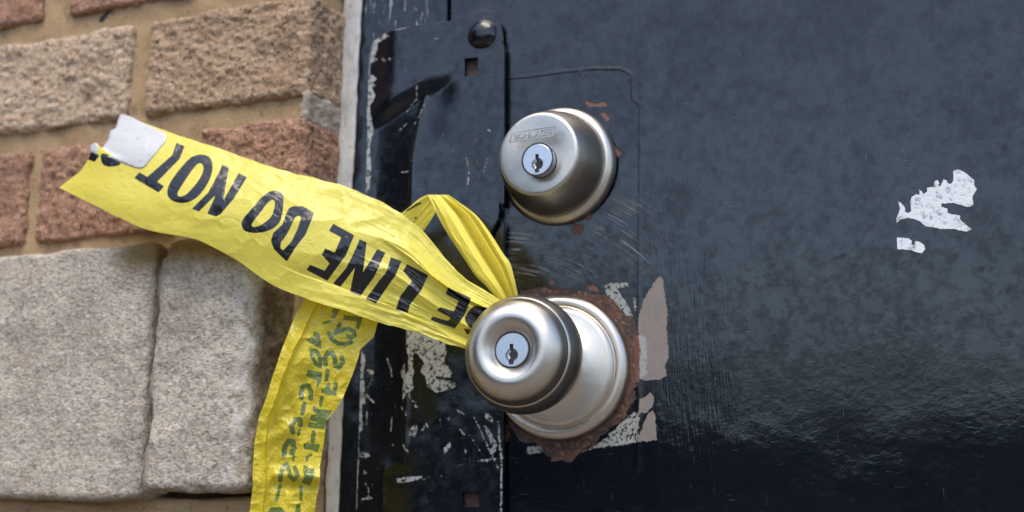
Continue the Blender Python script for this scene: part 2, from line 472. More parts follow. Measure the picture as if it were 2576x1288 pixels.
PAINT_PLATE = mat_paint('black_plate_paint', chips=True)
PAINT_FRAME = mat_paint('black_frame_paint', chips=False)

def mat_nickel(name, base, rough, aniso):
    k = M(name)
    q = k.n('ShaderNodeTangent', direction_type='RADIAL', axis='Y')
    sx = k.n('ShaderNodeSeparateXYZ'); k.link(k.mm(), sx.inputs[0])
    r = k.math('SQRT', k.math('ADD', k.math('MULTIPLY', sx.outputs[0], sx.outputs[0]), k.math('MULTIPLY', sx.outputs[2], sx.outputs[2])))
    cx = k.n('ShaderNodeCombineXYZ'); k.put(cx.inputs[0], k.math('MULTIPLY', r, 5)); k.put(cx.inputs[1], k.math('MULTIPLY', sx.outputs[1], 5))
    k.put(cx.inputs[2], k.math('MULTIPLY', k.math('ARCTAN2', sx.outputs[2], sx.outputs[0]), 3))
    nz = k.n('ShaderNodeTexNoise'); k.link(cx.outputs[0], nz.inputs['Vector']); nz.inputs['Scale'].default_value = 1.0; nz.inputs['Detail'].default_value = 3
    smud = k.noise(9, 4, .6)
    k.set(Base_Color=k.mix(k.ramp(smud, .4, .65), base, tuple(c*.94 for c in base)), Metallic=1.0,
          Roughness=k.math('ADD', k.ramp(nz.outputs['Fac'], .3, .7, rough-.06, rough+.06), k.ramp(smud, .50, .66, -.01, .05)),
          Normal=k.bump(nz.outputs['Fac'], .04))
    scn = k.math('MAXIMUM', k.ramp(k.noise(.5, 2, .6, scale=(.07, 1, 1), rot=(0, radians(32), 0)), .73, .77), k.ramp(k.noise(.5, 2, .6, scale=(1, 1, .06), rot=(0, radians(14), 0), loc=(4, 4, 4)), .74, .78))
    scn = k.math('MULTIPLY', scn, k.ramp(k.noise(12, 2, .5, loc=(6, 3, 3)), .48, .60))
    old = k.b.inputs['Base Color'].links[0].from_socket
    k.set(Base_Color=k.mix(k.math('MULTIPLY', scn, .45), old, tuple(c*.35 for c in base)))
    k.b.inputs['Anisotropic'].default_value = aniso
    k.link(q.outputs[0], k.b.inputs['Tangent'])
    return k.m
NICKEL = mat_nickel('satin_nickel', (.53, .49, .435), .36, .6)
k = M('plug_steel'); k.set(Base_Color=k.mix(k.noise(2, 3), (.60, .62, .66), (.52, .54, .58)), Metallic=1.0, Roughness=.33, Normal=k.bump(k.noise(.5, 2), .03)); PLUG = k.m
k = M('dark_recess_shade'); k.set(Base_Color=k.mix(k.noise(2, 2), (.012, .012, .013), (.02, .02, .02)), Roughness=.5); DARK = k.m

def mat_tape(name, ink_col, base, base2):
    k = M(name)
    g = k.noise(24, 3, .5); s = k.noise(2.2, 4, .65, loc=(1, 2, 3))
    ink = k.ramp(k.attr('ink'), .07, -.07)
    col = k.mix(g, base, base2)
    dirt = k.ramp(k.noise(1.6, 3, .6, loc=(8, 8, 8)), .70, .76, 0, .35)
    col = k.mix(dirt, col, (.33, .27, .06))
    col = k.mix(ink, col, ink_col)
    crk = k.noise(5.5, 3, .6, dist=1.2)
    rid = k.math('ABSOLUTE', k.math('SUBTRACT', k.noise(13, 2, .5, loc=(6, 1, 9), dist=.6), .5)); rid2 = k.math('ABSOLUTE', k.math('SUBTRACT', k.noise(6, 3, .55, loc=(2, 8, 4), dist=.8), .5))
    h = k.math('ADD', k.math('MULTIPLY', crk, .35), k.math('ADD', k.math('MULTIPLY', k.math('MINIMUM', rid, .05), 9.0), k.math('MULTIPLY', k.math('MULTIPLY', k.math('MINIMUM', rid2, .04), 6.0), k.ramp(k.noise(26, 2, .5, loc=(4, 4, 2)), .46, .62))))
    nr = k.bump(h, .16)
    k.set(Base_Color=col, Roughness=k.mixf(ink, .24, .20), Normal=nr)
    k.b.inputs['IOR'].default_value = 1.5
    tr = k.n('ShaderNodeBsdfTranslucent'); k.put(tr.inputs[0], col); k.link(nr, tr.inputs['Normal'])
    mx = k.n('ShaderNodeMixShader'); k.put(mx.inputs[0], k.mixf(ink, .42, .04))
    k.link(k.b.outputs[0], mx.inputs[1]); k.link(tr.outputs[0], mx.inputs[2]); k.link(mx.outputs[0], k.out.inputs[0])
    return k.m
TAPE = mat_tape('yellow_tape', (.012, .012, .013), (.94, .835, .155), (.92, .79, .12))
TAPE_BACK_SHADED = mat_tape('yellow_tape_reverse_shaded', (.115, .15, .035), (.80, .655, .05), (.76, .60, .042))  # reverse side; the tail's shadow is put into the darker base yellow

k = M('label_paper'); k.set(Base_Color=k.mix(k.ramp(k.noise(2.4, 4, .65, loc=(2, 5, 5)), .61, .66, 0, .75), (.43, .425, .42), (.25, .24, .225)), Roughness=.35, Normal=k.bump(k.noise(4, 3), .2)); LABEL = k.m
k = M('torn_paper')
a = k.noise(2.6, 5, .7)
k.set(Base_Color=k.mix(k.ramp(a, .32, .50), (.24, .26, .29), (.60, .615, .63)), Roughness=.9, Normal=k.bump(a, .3)); PAPER = k.m
k = M('concrete'); a = k.noise(40, 5); k.set(Base_Color=k.mix(a, (.19, .16, .13), (.14, .12, .10)), Roughness=.9, Normal=k.bump(a, 2)); CONC = k.m
k = M('asphalt'); a = k.noise(20, 5); k.set(Base_Color=k.mix(a, (.04, .04, .041), (.03, .03, .032)), Roughness=.9, Normal=k.bump(a, 3)); ASPH = k.m
k = M('far_brick'); a = k.noise(200, 4); k.set(Base_Color=k.mix(a, (.040, .027, .022), (.030, .022, .020)), Roughness=.9, Normal=k.bump(a, 5)); FARB = k.m
k = M('far_glass'); k.set(Base_Color=k.mix(k.noise(500, 2), (.02, .025, .03), (.03, .035, .04)), Roughness=.1); FARG = k.m

# ------------------------------------------------------------------ ground and the street behind the camera
def struct(name, v, f, m): 
    o = obj(name, v, f, m, None, False); o['kind'] = 'structure'; return o
struct('pavement', *box(-6000, 6000, -2600, 250, -1250, -1050), CONC)
struct('road', *box(-60000, 60000, -60000, -2600, -1400, -1170), ASPH)

def far_building(x0, x1, ydist, h, label):
    t = thing('street_building', label, 'building', ((x0+x1)/2, -ydist, -1170))
    obj('wall', *box(x0, x1, -ydist-9000, -ydist, -1170, h), FARB, t, False)
    obj('roof', *box(x0-250, x1+250, -ydist-9250, -ydist+250, h, h+260), ASPH, t, False)
    x = x0+1500
    while x < x1-2500:
        z = 0
        while z+1500 < h:
            obj('window', *box(x, x+1200, -ydist-60, -ydist+40, z, z+1300), FARG, t, False)
            z += 2900
        x += 3400
far_building(-46000, -9000, 36000, 5600, 'tall dark brick building across the street, seen only as a dark reflection')
far_building(-34000, -9000, 4500, 7000, 'added dark brick side building left of the street, unseen, there to darken reflections')  # added out of view so the bent plate reflects something dark
far_building(-8400, 42000, 40000, 3300, 'low dark brick building across the street, seen only as a dark reflection')

# ------------------------------------------------------------------ brick wall
XE = -117.8                       # the wall's return face, beside the door frame
BD, SD = 28.0, 50.0               # how far bricks and stones stand in front of the door
wall = thing('brick_wall', 'rough brown and red brick wall with tan mortar left of the black door', 'wall', (-260, 0, -1050))
def splay(v, xe, dep, run):
    """the return face runs slightly outwards towards the frame"""
    v = v.copy(); v[:, 0] += run*np.clip((v[:, 1]+dep)/dep, 0, 1.3)*sstep(xe-25, xe, v[:, 0]); return v
def brick(px0, px1, z0, z1, mat, seed, cuts, label=None, corner=False, x0=None, x1=None):
    zc = (z0+z1)/2
    def X(px):                                  # px at mid height -> x
        ys = np.linspace(-400, 1700, 400); q = P(np.full(400, px), ys, BD); i = np.argmin(np.abs(q[:, 2]-zc)); return q[i, 0]
    a = X(px0) if x0 is None else x0
    b = XE if corner else (X(px1) if x1 is None else x1)
    v, f = rough_box(a, b, -BD, 20, z0, z1, cuts, 3.0, [(15, .9), (6, .6), (2.8, .65), (1.6, .45)], seed, 1.0)
    if corner: v = splay(v, XE, BD, 4.6)
    o = obj('brick', v, f, mat, wall)
    if label: o['label'] = label
    return o
R1, R2, R0 = (134.5, 187.0), (72.0, 123.0), (198.5, 250.0)
brick(-400, 323, *R1, B_TAN, 1, 70, x0=-322)
brick(368, 770, *R1, B_BRN, 2, 80, corner=True)
brick(-400, 62, *R2, B_RED, 3, 50, x0=-392)
brick(92, 455, *R2, B_RED, 4, 70, x1=-188)
brick(480, 770, *R2, B_RED, 5, 70, corner=True, x0=-177)
brick(-300, 108, *R0, B_RED, 6, 50, x0=-386)
brick(178, 500, *R0, B_RED, 7, 50)
brick(520, 770, *R0, B_RED, 8, 40, corner=True, x0=-168)
brick(0, 0, *R1, B_RED, 9, 20, x0=-432, x1=-333)
for z0, z1, sd in ((-118, -68, 20), (-181, -130, 30), (261, 313, 40)):
    brick(0, 0, z0, z1, B_BRN, sd, 40, x0=-195, corner=True)
    brick(0, 0, z0, z1, B_RED, sd+1, 30, x0=-306, x1=-205)
    brick(0, 0, z0, z1, B_RED, sd+2, 14, x0=-420, x1=-316)
v, f = rough_box(-440, XE-2.2, -BD+3.2, 40, -190, 325, 150, 1.5, [(9, .5), (3, .35)], 77)
v = splay(v, XE-2.2, BD, 4.6)
obj('mortar', v, f, MORTAR, wall)
v, f = rough_box(-150, XE-.2, -BD+.6, 15, 120, 137, 60, 3, [(9, 1.4), (3, .5), (1.5, .4)], 78, 1.5)
v = splay(v, XE, BD, 4.6)
fc = v[f].mean(1); keep = fc[:, 0] > XE-4+2.2*n2(fc[:, 2]/5, fc[:, 1]/5, 8, 2)
obj('mortar_smear', v, f[keep], SMEAR, wall)
v, f = rough_box(-330, -182.0, -SD, 5, -58, 61, 110, 4, [(30, 1.0), (9, .5), (3, .35), (1.6, .25)], 51, .4)
obj('stone_block', v, f, STONE_L, wall)['label'] = 'grey limestone block filling the lower left'
v, f = rough_box(-180.6, -128.5, -SD, 12, -54.5, 61, 110, 5.5, [(24, 1.4), (9, .7), (3, .4), (1.6, .28)], 52, .7)
v[:, 0] += 6.5*sstep(44, 62, v[:, 2])*sstep(-165, -181, v[:, 0])
v = splay(v, -128.5, SD, 14.5)
obj('stone_block', v, f, STONE_R, wall)['label'] = 'narrow limestone corner block with brown stained return'
v, f = rough_box(-190, -174, -SD+6.0, 5, -52, 56, 40, 2, [(16, 3.0), (6, 1.6), (2, .4)], 53)
obj('stone_joint_mortar', v, f, SMEAR, wall)
v, f = rough_box(-440, -120, -BD-9, 10, -67, -56, 60, 3, [(20, 1.2), (6, .8), (2, .4)], 54, 1)
obj('bed_mortar', v, f, MORTAR, wall)

# ------------------------------------------------------------------ door frame with its line of caulk
frame = thing('door_frame', 'black painted steel door frame with pale caulk line beside the brick', 'door frame', (-80, 0, -1050))
def strip(xl, xr, zs, dep, back, nx, seed, amp):
    """vertical strip whose edges wander; xl, xr functions of z"""
    u = np.linspace(0, 1, nx); a, z = np.meshgrid(u, zs, indexing='ij')
    x = xl(z)+(xr(z)-xl(z))*a
    y = -(dep*(1-.5*(2*a-1)**10)+amp*n2(x/6, z/9, seed, 2))
    v = np.stack([x, y, z], -1).reshape(-1, 3)
    f = grid_faces(nx, len(zs))[:, ::-1]
    v, f, _ = skirt(v, f, back)
    return v, f
zs = np.linspace(-200, 330, 420)
cl = lambda z: -114.2+.5*n2(z/8, z*0, 3, 2)
cr = lambda z: np.interp(z, [-200, -60, 100, 195, 330], [-107.4, -107.1, -105.6, -103.6, -103])+.35*n2(z/7, z*0, 4, 2)
v, f = strip(cl, cr, zs, 1.5, 8, 24, 11, .25)
obj('caulk', v, f, CAULK, frame)
v, f = strip(lambda z: cr(z)-1.2, lambda z: z*0-56.5, zs, .6, 30, 60, 12, .12)
obj('jamb', v, f, PAINT_FRAME, frame)
obj('jamb', *box(-108, -30, 30, 60, -1050, 1000), PAINT_FRAME, frame, False)
obj('jamb', *box(-108, -56.5, 1, 30, 330, 1000), PAINT_FRAME, frame, False)
obj('jamb', *box(-108, -56.5, 1, 30, -1050, -200), PAINT_FRAME, frame, False)
# rest of the wall above and below what the frame shows: mortar bed with the same return line
for z0, z1 in ((-1050, -190), (325, 1000)):
    v, f = rough_box(-1200, XE-2, -BD+2, 40, z0, z1, 40, 2, [(30, 1), (8, .6)], 60)
    obj('wall_core', v, f, MORTAR, wall)
v, f = rough_box(-1200, -438, -BD+2, 40, -190, 325, 30, 2, [(30, 1), (8, .6)], 61)
obj('wall_core', v, f, MORTAR, wall)

# ------------------------------------------------------------------ the door leaf
door = thing('steel_door', 'black gloss painted steel door with rust around its satin nickel knob', 'door', (300, 0, -1040))
D1 = crop(1880, 960, 1095/680)
DB = crop(1840, 360, 1387/560)
def W2(pts, d=0.0):
    q = P([a for a, b in pts], [b for a, b in pts], d); return [(a, c) for a, c in q[:, [0, 2]]]
x0, x1, z0, z1, st = -54.0, 262.0, -115.0, 235.0, .75
xs = np.arange(x0, x1, st); zz = np.arange(z0, z1, st)
gx, gz = np.meshgrid(xs, zz, indexing='ij'); fx, fz = gx.ravel(), gz.ravel()
def union(polys, tr, d=0.0):
    s = np.full(fx.shape, 1e3)
    for p in polys: s = np.minimum(s, sdf_poly(fx, fz, W2(tr(p), d)))
    return s
taupe = union([
    [(955,120),(975,130),(990,230),(1005,350),(1000,420),(1012,600),(990,670),(1000,720),(960,745),(860,752),(840,735),(830,640),(835,560),(825,440),(830,360),(860,260),(890,210),(920,160)],
    [(905,820),(920,850),(918,900),(880,945),(830,950),(835,860),(870,850)],
    [(915,930),(930,960),(940,1110),(880,1118),(820,1120),(860,1010),(880,960)]], D1)
grey = union([
    [(620,170),(680,160),(775,165),(760,190),(700,195),(750,270),(800,370),(760,360),(690,290),(625,220)],
    [(795,250),(815,250),(815,330),(800,330)], [(830,480),(875,490),(880,720),(835,740)],
    [(560,1150),(640,1090),(720,1010),(800,940),(835,950),(822,1122),(740,1140),(600,1155),(480,1185)],
    [(160,1145),(250,1150),(240,1190),(150,1197)]], D1)
rust = union([[(60,260),(130,232),(200,208),(300,198),(400,205),(500,210),(600,235),(700,295),(770,360),(815,450),(830,560),(835,700),(810,790),(780,880),(720,980),(640,1060),(560,1120),(480,1185),(420,1225),(300,1200),(200,1130),(110,1085),(40,1020),(15,960),(0,700),(0,400)],
              [(20,1000),(50,1020),(45,1120),(15,1130)]], D1)
flake = np.minimum(union([[(515,185),(560,175),(590,195),(585,215),(530,205)], [(290,1245),(310,1215),(400,1195),(470,1185),(440,1215),(415,1240),(400,1215),(380,1230)],
                          [(800,480),(830,470),(835,760),(810,760)], [(290,150),(320,145),(325,170),(295,170)]], D1),
        union([[(870,40),(920,50),(960,70),(1020,60),(1060,45),(1085,90),(1000,95),(900,95)], [(1015,155),(1060,150),(1110,200),(1095,240),(1050,200)],
               [(1145,455),(1225,535),(1175,560)], [(880,1110),(950,1095),(930,1150),(885,1150)], [(780,1195),(860,1190),(855,1260),(810,1300),(750,1260)],
               [(55,560),(90,560),(140,1000),(110,1050),(70,880)]], DB))
ridge = np.full(fx.shape, 1e3)
for line in ([(1275,197),(1330,192),(1400,182),(1490,172),(1560,172),(1588,185),(1592,215),(1592,250)], [(1592,250),(1610,262)], [(1612,240),(1610,500),(1607,760),(1605,1180)],
             [(1462,185),(1468,195),(1475,186)]):
    ridge = np.minimum(ridge, sdf_line(fx, fz, W2(line), .5))
dy = -.12*np.exp(-(np.maximum(ridge, 0)/.9)**2)-.25*n2(fx/40, fz/40, 21, 2)
yv = dy*sstep(0, 20, np.minimum.reduce([fx-x0+6, x1-fx, fz-z0, z1-fz]))
v = np.stack([fx, yv, fz], -1)
leaf = obj('leaf', v, grid_faces(len(xs), len(zz))[:, ::-1], PAINT_DOOR, door, attrs=dict(taupe=taupe, grey=grey, rust=rust, flake=flake, ridge=ridge))
# plain remainder of the leaf round that worn area, and its edge
lx0, lx1, lz0, lz1 = -54.0, 850.0, -1040.0, 960.0
xe, ze = xs[-1], zz[-1]
V = []; Fc = []
def slab(a, b, c, d_):
    n = len(V); V.extend([(a, 0, c), (b, 0, c), (b, 0, d_), (a, 0, d_)]); Fc.append((n, n+1, n+2, n+3))
slab(lx0, xe, lz0, z0); slab(lx0, xe, ze, lz1); slab(xe, lx1, lz0, lz1)
n = len(V)
V.extend([(lx0, 0, lz0), (lx0, 0, lz1), (lx0, 44, lz1), (lx0, 44, lz0), (lx1, 0, lz0), (lx1, 0, lz1), (lx1, 44, lz1), (lx1, 44, lz0)])
Fc += [(n, n+1, n+2, n+3), (n+4, n+7, n+6, n+5), (n+3, n+2, n+6, n+7)]
obj('leaf_border', V, Fc, PAINT_FRAME, door, False)

# torn paper left on the door
PC = crop(3200, 550, 1649/640)
def flat_poly(name, pts, d, mat, parent, thick=.12, depthf=None, step=4.0):
    """thin sheet with outline pts (frame px), d mm in front of the door or of depthf"""
    from mathutils.geometry import delaunay_2d_cdt
    a = np.array(pts); gx_, gy_ = np.meshgrid(np.arange(a[:, 0].min(), a[:, 0].max(), step), np.arange(a[:, 1].min(), a[:, 1].max(), step))
    gx_, gy_ = gx_.ravel(), gy_.ravel(); ok = sdf_poly(gx_, gy_, pts) < -step*.5
    vv = [Vector(q) for q in pts]+[Vector(q) for q in zip(gx_[ok], gy_[ok])]
    n0 = len(pts)
    co, ed, fs, *_ = delaunay_2d_cdt(vv, [(i, (i+1) % n0) for i in range(n0)], [], 0, 1e-4)
    q = np.array([c[:] for c in co])
    fs = [f for f in fs if sdf_poly(q[list(f), 0].mean(keepdims=True), q[list(f), 1].mean(keepdims=True), pts)[0] < 0]
    dd = depthf(q[:, 0], q[:, 1])+d if depthf else np.full(len(q), d)
    w3 = P(q[:, 0], q[:, 1], dd); n = len(w3)
    cnt = {}
    for f in fs:
        for a_, b_ in zip(f, list(f[1:])+[f[0]]): cnt.setdefault((min(a_, b_), max(a_, b_)), []).append((a_, b_))
    bk = w3.copy(); bk[:, 1] += thick
    fs = [tuple(f) for f in fs]+[(b_, a_, a_+n, b_+n) for v_ in cnt.values() if len(v_) == 1 for a_, b_ in v_]
    return obj(name, np.vstack([w3, bk]), fs, mat, parent, False)
def ragged(pts, amp, seed, step=3.0):
    rnd = random.Random(seed); out = []
    for i, (a, b) in enumerate(pts):
        c, d_ = pts[(i+1) % len(pts)]; L = math.hypot(c-a, d_-b); m = max(1, int(L/step))
        for j in range(m):
            t = j/m; r = amp if j else amp*.3
            out.append((a+(c-a)*t+rnd.uniform(-r, r), b+(d_-b)*t+rnd.uniform(-r, r)))
    return out
p1 = [(965,235),(1010,220),(1060,240),(1100,265),(1170,330),(1165,370),(1195,410),(1150,480),(1160,560),(1120,585),(1050,570),(960,540),(900,550),(850,550),(850,580),(910,600),(915,640),(880,630),(960,655),(1030,665),(1030,700),(1080,750),(1145,800),(1090,820),(970,795),(850,795),(780,780),(700,770),(650,725),(580,695),(510,690),(450,705),(415,740),(415,690),(440,640),(450,590),(430,525),(460,545),(500,590),(500,630),(530,640),(560,620),(550,540),(560,490),(600,460),(640,465),(635,410),(660,430),(680,460),(710,440),(715,395),(750,390),(780,385),(785,330),(810,320),(830,350),(825,390),(850,370),(870,310),(905,330),(905,350),(940,360),(965,330)]
p2 = [(422,878),(530,885),(565,910),(560,945),(590,950),(600,910),(640,920),(680,945),(695,990),(660,1030),(590,1015),(555,1000),(480,990),(425,990)]
flat_poly('paper_remnant', ragged(PC(p1), .9, 1), .45, PAPER, door)['label'] = 'larger torn white paper remnant'
flat_poly('paper_remnant', ragged(PC(p2), .6, 2), .45, PAPER, door)['label'] = 'small torn white paper remnant'

# ------------------------------------------------------------------ bent guard plate over the latch
PT = crop(1300, 0, 1214/660)
PB = crop(1340, 1240, 1136/600)
ux = np.linspace(-98, -24.2, 150); vz = np.linspace(0, 1, 460)
edge_px = [(926,175),(927,130),(932,108),(945,95),(965,86),(1010,76),(1060,66),(1120,58),(1180,52),(1240,46),(1255,48),(1263,57),(1266,75),(1267,120)]
ew = P([a for a, b in edge_px], [b for a, b in edge_px], 3.0)
o_ = np.argsort(ew[:, 0]); ztop = np.interp(ux, ew[o_, 0], ew[o_, 2])
gx, gv = np.meshgrid(ux, vz, indexing='ij')
zb = -112.0
gz = zb+gv*(ztop[:, None]-zb)
xl_ = np.interp(gz, [-112, 165], [-97.5, -98.2]); gx = xl_+(gx+98)/(98-24.2)*(-24.2-xl_)
ridge_x = np.interp(gz, [-40, 60, 105, 125, 140], [-72, -71.5, -71, -68, -64])
zc = 126+(gx+92)/46*20
A = sstep(3.5, -4.5, gz-zc)*sstep(-46, -34, gz)
upper = 5.0-3.6*sstep(-80, -98, gx)**1.2
q_ = np.clip((ridge_x-gx)/(ridge_x+98), 0, 1)
lower = np.where(gx > ridge_x, 5.0, 5.0-4.3*(1-(1-q_)**1.9))
lower = lower-1.9*np.exp(-((gx+62)/11)**2)*sstep(-34, -6, gz-zc)
hb = upper+(lower-upper)*A
hb = hb+.9*np.exp(-((gz-zc-7)/4.0)**2)*sstep(-52, -66, gx)+.55*A*np.exp(-((gx-ridge_x)/1.3)**2)
hb = hb+.18*n2(gx/14, gz/14, 31, 2)
from_sm = hb.copy()
for _ in range(3):                                         # soften the bends
    from_sm[1:-1, 1:-1] = (from_sm[1:-1, 1:-1]*2+from_sm[:-2, 1:-1]+from_sm[2:, 1:-1]+from_sm[1:-1, :-2]+from_sm[1:-1, 2:])/6
hb = np.maximum(from_sm, .9)
fx, fz = gx.ravel(), gz.ravel()
v = np.stack([fx, -hb.ravel(), fz], -1)
def chipset(polys, lines, tr):
    s = np.full(fx.shape, 1e3)
    for p in polys: s = np.minimum(s, sdf_poly(fx, fz, W2(tr(p), 4)))
    for l, wd in lines: s = np.minimum(s, sdf_line(fx, fz, W2(tr(l), 4), wd*.05))
    return s
chip = np.minimum(chipset([
    [(360,-60),(480,-40),(620,30),(640,150),(620,230),(650,260),(680,300),(665,335),(600,330),(560,320),(545,270),(560,340),(700,370),(700,400),(620,430),(570,440),(500,400),(490,330),(455,290),(480,230),(430,160),(400,170),(400,260),(410,290),(395,350),(405,400),(380,440),(375,480),(430,515),(400,505),(360,440),(340,480),(325,500),(325,420),(335,350),(305,300),(340,225),(345,310),(370,290),(375,200),(355,120)],
    [(385,690),(420,670),(435,685),(415,750),(370,745)], [(410,520),(440,545),(415,550)], [(310,540),(330,540),(325,570)], [(620,830),(665,795),(675,815),(620,880)],
    [(910,570),(940,600),(970,625),(965,655),(920,630)], [(905,670),(940,700),(970,760),(1000,800),(985,860),(950,890),(940,850),(965,830),(940,760),(920,720)],
    [(-10,130),(35,170),(30,250),(20,300),(30,380),(35,510),(10,520),(15,640),(15,700),(-10,720)], [(-10,855),(60,870),(75,895),(40,900),(-10,890)],
    [(280,1050),(380,1035),(460,1030),(470,1045),(400,1070),(290,1080)], [(35,255),(100,285),(95,305),(60,300)], [(30,990),(60,1010),(30,1020)],
    [(1000,640),(1015,640),(1020,800),(1035,860),(1035,1290),(1022,1290),(1022,900),(1005,760)]],
    [([(200,195),(225,270),(240,330)], 14), ([(80,345),(55,400)], 16), ([(45,450),(95,505)], 14), ([(240,610),(230,710)], 12), ([(335,815),(365,860)], 16), ([(20,1195),(100,1185)], 18), ([(75,1120),(70,1180)], 12), ([(110,1090),(75,1120),(40,1080)], 6),
     ([(870,925),(985,910)], 14), ([(735,700),(765,738)], 14), ([(480,680),(470,710)], 16), ([(495,660),(505,685)], 16), ([(590,632),(592,634)], 12), ([(655,620),(655,635)], 14), ([(775,840),(775,865)], 16), ([(835,615),(1010,985)], 6), ([(800,740),(930,930)], 4), ([(870,690),(1000,970)], 4), ([(710,560),(765,595)], 10), ([(45,560),(45,660)], 14), ([(245,815),(255,812)], 16), ([(350,575),(352,598)], 14), ([(470,1060),(515,1040)], 6)], PB),
  chipset([[(150,270),(200,235),(260,222),(290,250),(240,270),(200,290),(205,330),(170,380),(200,400),(160,420),(140,400)], [(150,500),(200,530),(165,560),(190,580),(160,590),(185,650),(150,720),(165,890),(140,1000),(150,1150),(135,1290),(100,1290),(125,900),(135,500)], [(980,890),(1000,905),(990,918),(975,900)]],
    [([(495,605),(480,680),(440,720),(410,760)], 10), ([(830,1090),(850,1180),(840,1280)], 6), ([(975,1100),(945,1210)], 6), ([(240,400),(262,415)], 14), ([(290,395),(300,412)], 12), ([(330,240),(345,225)], 8), ([(600,265),(640,270)], 6), ([(355,890),(405,845)], 6), ([(370,1185),(430,1185)], 6), ([(440,1100),(465,1115)], 6),
     ([(560,660),(500,800),(460,860)], 9), ([(880,980),(930,940)], 5), ([(440,180),(560,155),(690,155)], 5)], PT))
edge = np.minimum(fx-np.interp(fz, [-112, 165], [-97.5, -98.2]), (np.interp(fx, ux, ztop)-fz)*1.0)
chip = np.minimum(chip, edge-.30+.7*n2(fx/7, fz/7, 33, 2)+.8*sstep(-80, -60, fx))
cx, cz = (gx[:-1, :-1]+gx[1:, 1:])/2, (gz[:-1, :-1]+gz[1:, 1:])/2
h1 = P([1172, 1206], [152, 192], 3); h2 = P([1168, 1210], [1238, 1276], 3)
def inhole(h): return (cx > h[0, 0]) & (cx < h[1, 0]) & (cz < h[0, 2]) & (cz > h[1, 2])
curl = W2([(1258, 512), (1275, 512), (1275, 548), (1243, 604), (1228, 600), (1254, 552)], 4)
keep = ~(inhole(h1) | inhole(h2) | (sdf_poly(cx, cz, curl) < 0))
faces = grid_faces(150, 460, keep)[:, ::-1]
v2, f2, us = skirt(v, faces, 2.2)
plate = obj('latch_guard', v2, f2, PAINT_PLATE, door, attrs=dict(chip=np.concatenate([chip, chip[us]])), sharp=50)
plate['label'] = 'bent black guard plate with chipped paint'
k = M('rusty_recess'); a = k.noise(2, 4, .7); k.set(Base_Color=k.mix(k.ramp(a, .42, .58), (.012, .013, .016), (.09, .036, .022)), Roughness=.7, Normal=k.bump(a, .5)); RREC = k.m
for h in (h1, h2):
    obj('square_hole', *box(h[0, 0]-1.5, h[1, 0]+1.5, -1.6, -.5, h[1, 2]-1.5, h[0, 2]+1.5), RREC, plate, False)
# domed bolt head
bc = P(1215, 88, 4)
pr = [(8.0, 0), (8.0, .6)]+[(7.7*cos(t), .8+5.0*sin(t)) for t in np.linspace(0, pi/2*.985, 22)]
lv, lf = lathe(pr, 64)
lv = lv*(1+.02*noise(lv/3.0, 5)[:, None])+np.array([bc[0], -3.0, bc[2]])
obj('dome_bolt', lv, lf, PAINT_FRAME, plate)

# ------------------------------------------------------------------ locks
def boolean(o, cutters):
    for c in cutters:
        m = o.modifiers.new('b', 'BOOLEAN'); m.operation = 'DIFFERENCE'; m.object = c; m.solver = 'EXACT'
    dg = bpy.context.evaluated_depsgraph_get()
    me = bpy.data.meshes.new_from_object(o.evaluated_get(dg))
    o.modifiers.clear(); o.data = me
    for c in cutters:
        cm = c.data; bpy.data.objects.remove(c); bpy.data.meshes.remove(cm)
    me.polygons.foreach_set('use_smooth', [True]*len(me.polygons)); me.set_sharp_from_angle(angle=radians(35))
    me.update()

def solid(name, prof, mat, seg=96, off=(0, 0, 0)):
    v, f = lathe(prof, seg); f = list(f); f.append(tuple(range(seg))[::-1])
    return obj(name, v+np.array(off), f, mat, None, True, sharp=35)

def prism(pts, d0, d1, off=(0, 0)):
    n = len(pts); v = [(a+off[0], -d0, b+off[1]) for a, b in pts]+[(a+off[0], -d1, b+off[1]) for a, b in pts]
    f = [tuple(range(n))[::-1], tuple(range(n, 2*n))]+[(i, (i+1) % n, (i+1) % n+n, i+n) for i in range(n)]
    o = obj('cutter', v, f, DARK, None, False)
    bm = bmesh.new(); bm.from_mesh(o.data); bmesh.ops.recalc_face_normals(bm, faces=bm.faces[:]); bm.to_mesh(o.data); bm.free()
    return o

def key_plug(name, r, d, parent, off):
    """lock plug with keyway slot and round dimple"""
    p = solid(name, [(r, d-9), (r, d-.25), (r-.3, d)], PLUG, 64)
    slot = [(-.85, 2.3), (.65, 2.3), (.7, -.6), (1.3, -1.2), (1.45, -2.6), (.65, -3.6), (.75, -5.6), (-.95, -5.6), (-1.4, -4.2), (-1.1, -2.8), (-1.45, -1.6), (-.75, -.9)]
    s = r/6.6
    c1 = prism([(a*s, b*s) for a, b in slot], d-7.5, d+2)
    bm = bmesh.new(); bmesh.ops.create_uvsphere(bm, u_segments=32, v_segments=16, radius=2.7*s*MM, matrix=Matrix.Translation(Vector((0, -(d+.9)*MM, -2.0*s*MM))))
    me = bpy.data.meshes.new('cutter'); bm.to_mesh(me); bm.free(); c2 = bpy.data.objects.new('cutter', me); S.collection.objects.link(c2)
    boolean(p, [c1, c2])
    kw = prism([(a*s*.97, b*s*.97) for a, b in slot], d-7.0, d-1.3); kw.name = 'keyway'  # dark block set in the slot, coloured as the shade inside it
    for o in (p, kw):
        o.data.transform(Matrix.Translation(Vector(off)*MM)); attach(o, parent) if False else None
    return p, kw

def curve_prof(pts, n=6):
    v = np.array(pts, float); s = np.linspace(0, len(v)-1, (len(v)-1)*n+1)
    return [tuple(a) for a in spline(v, s)]

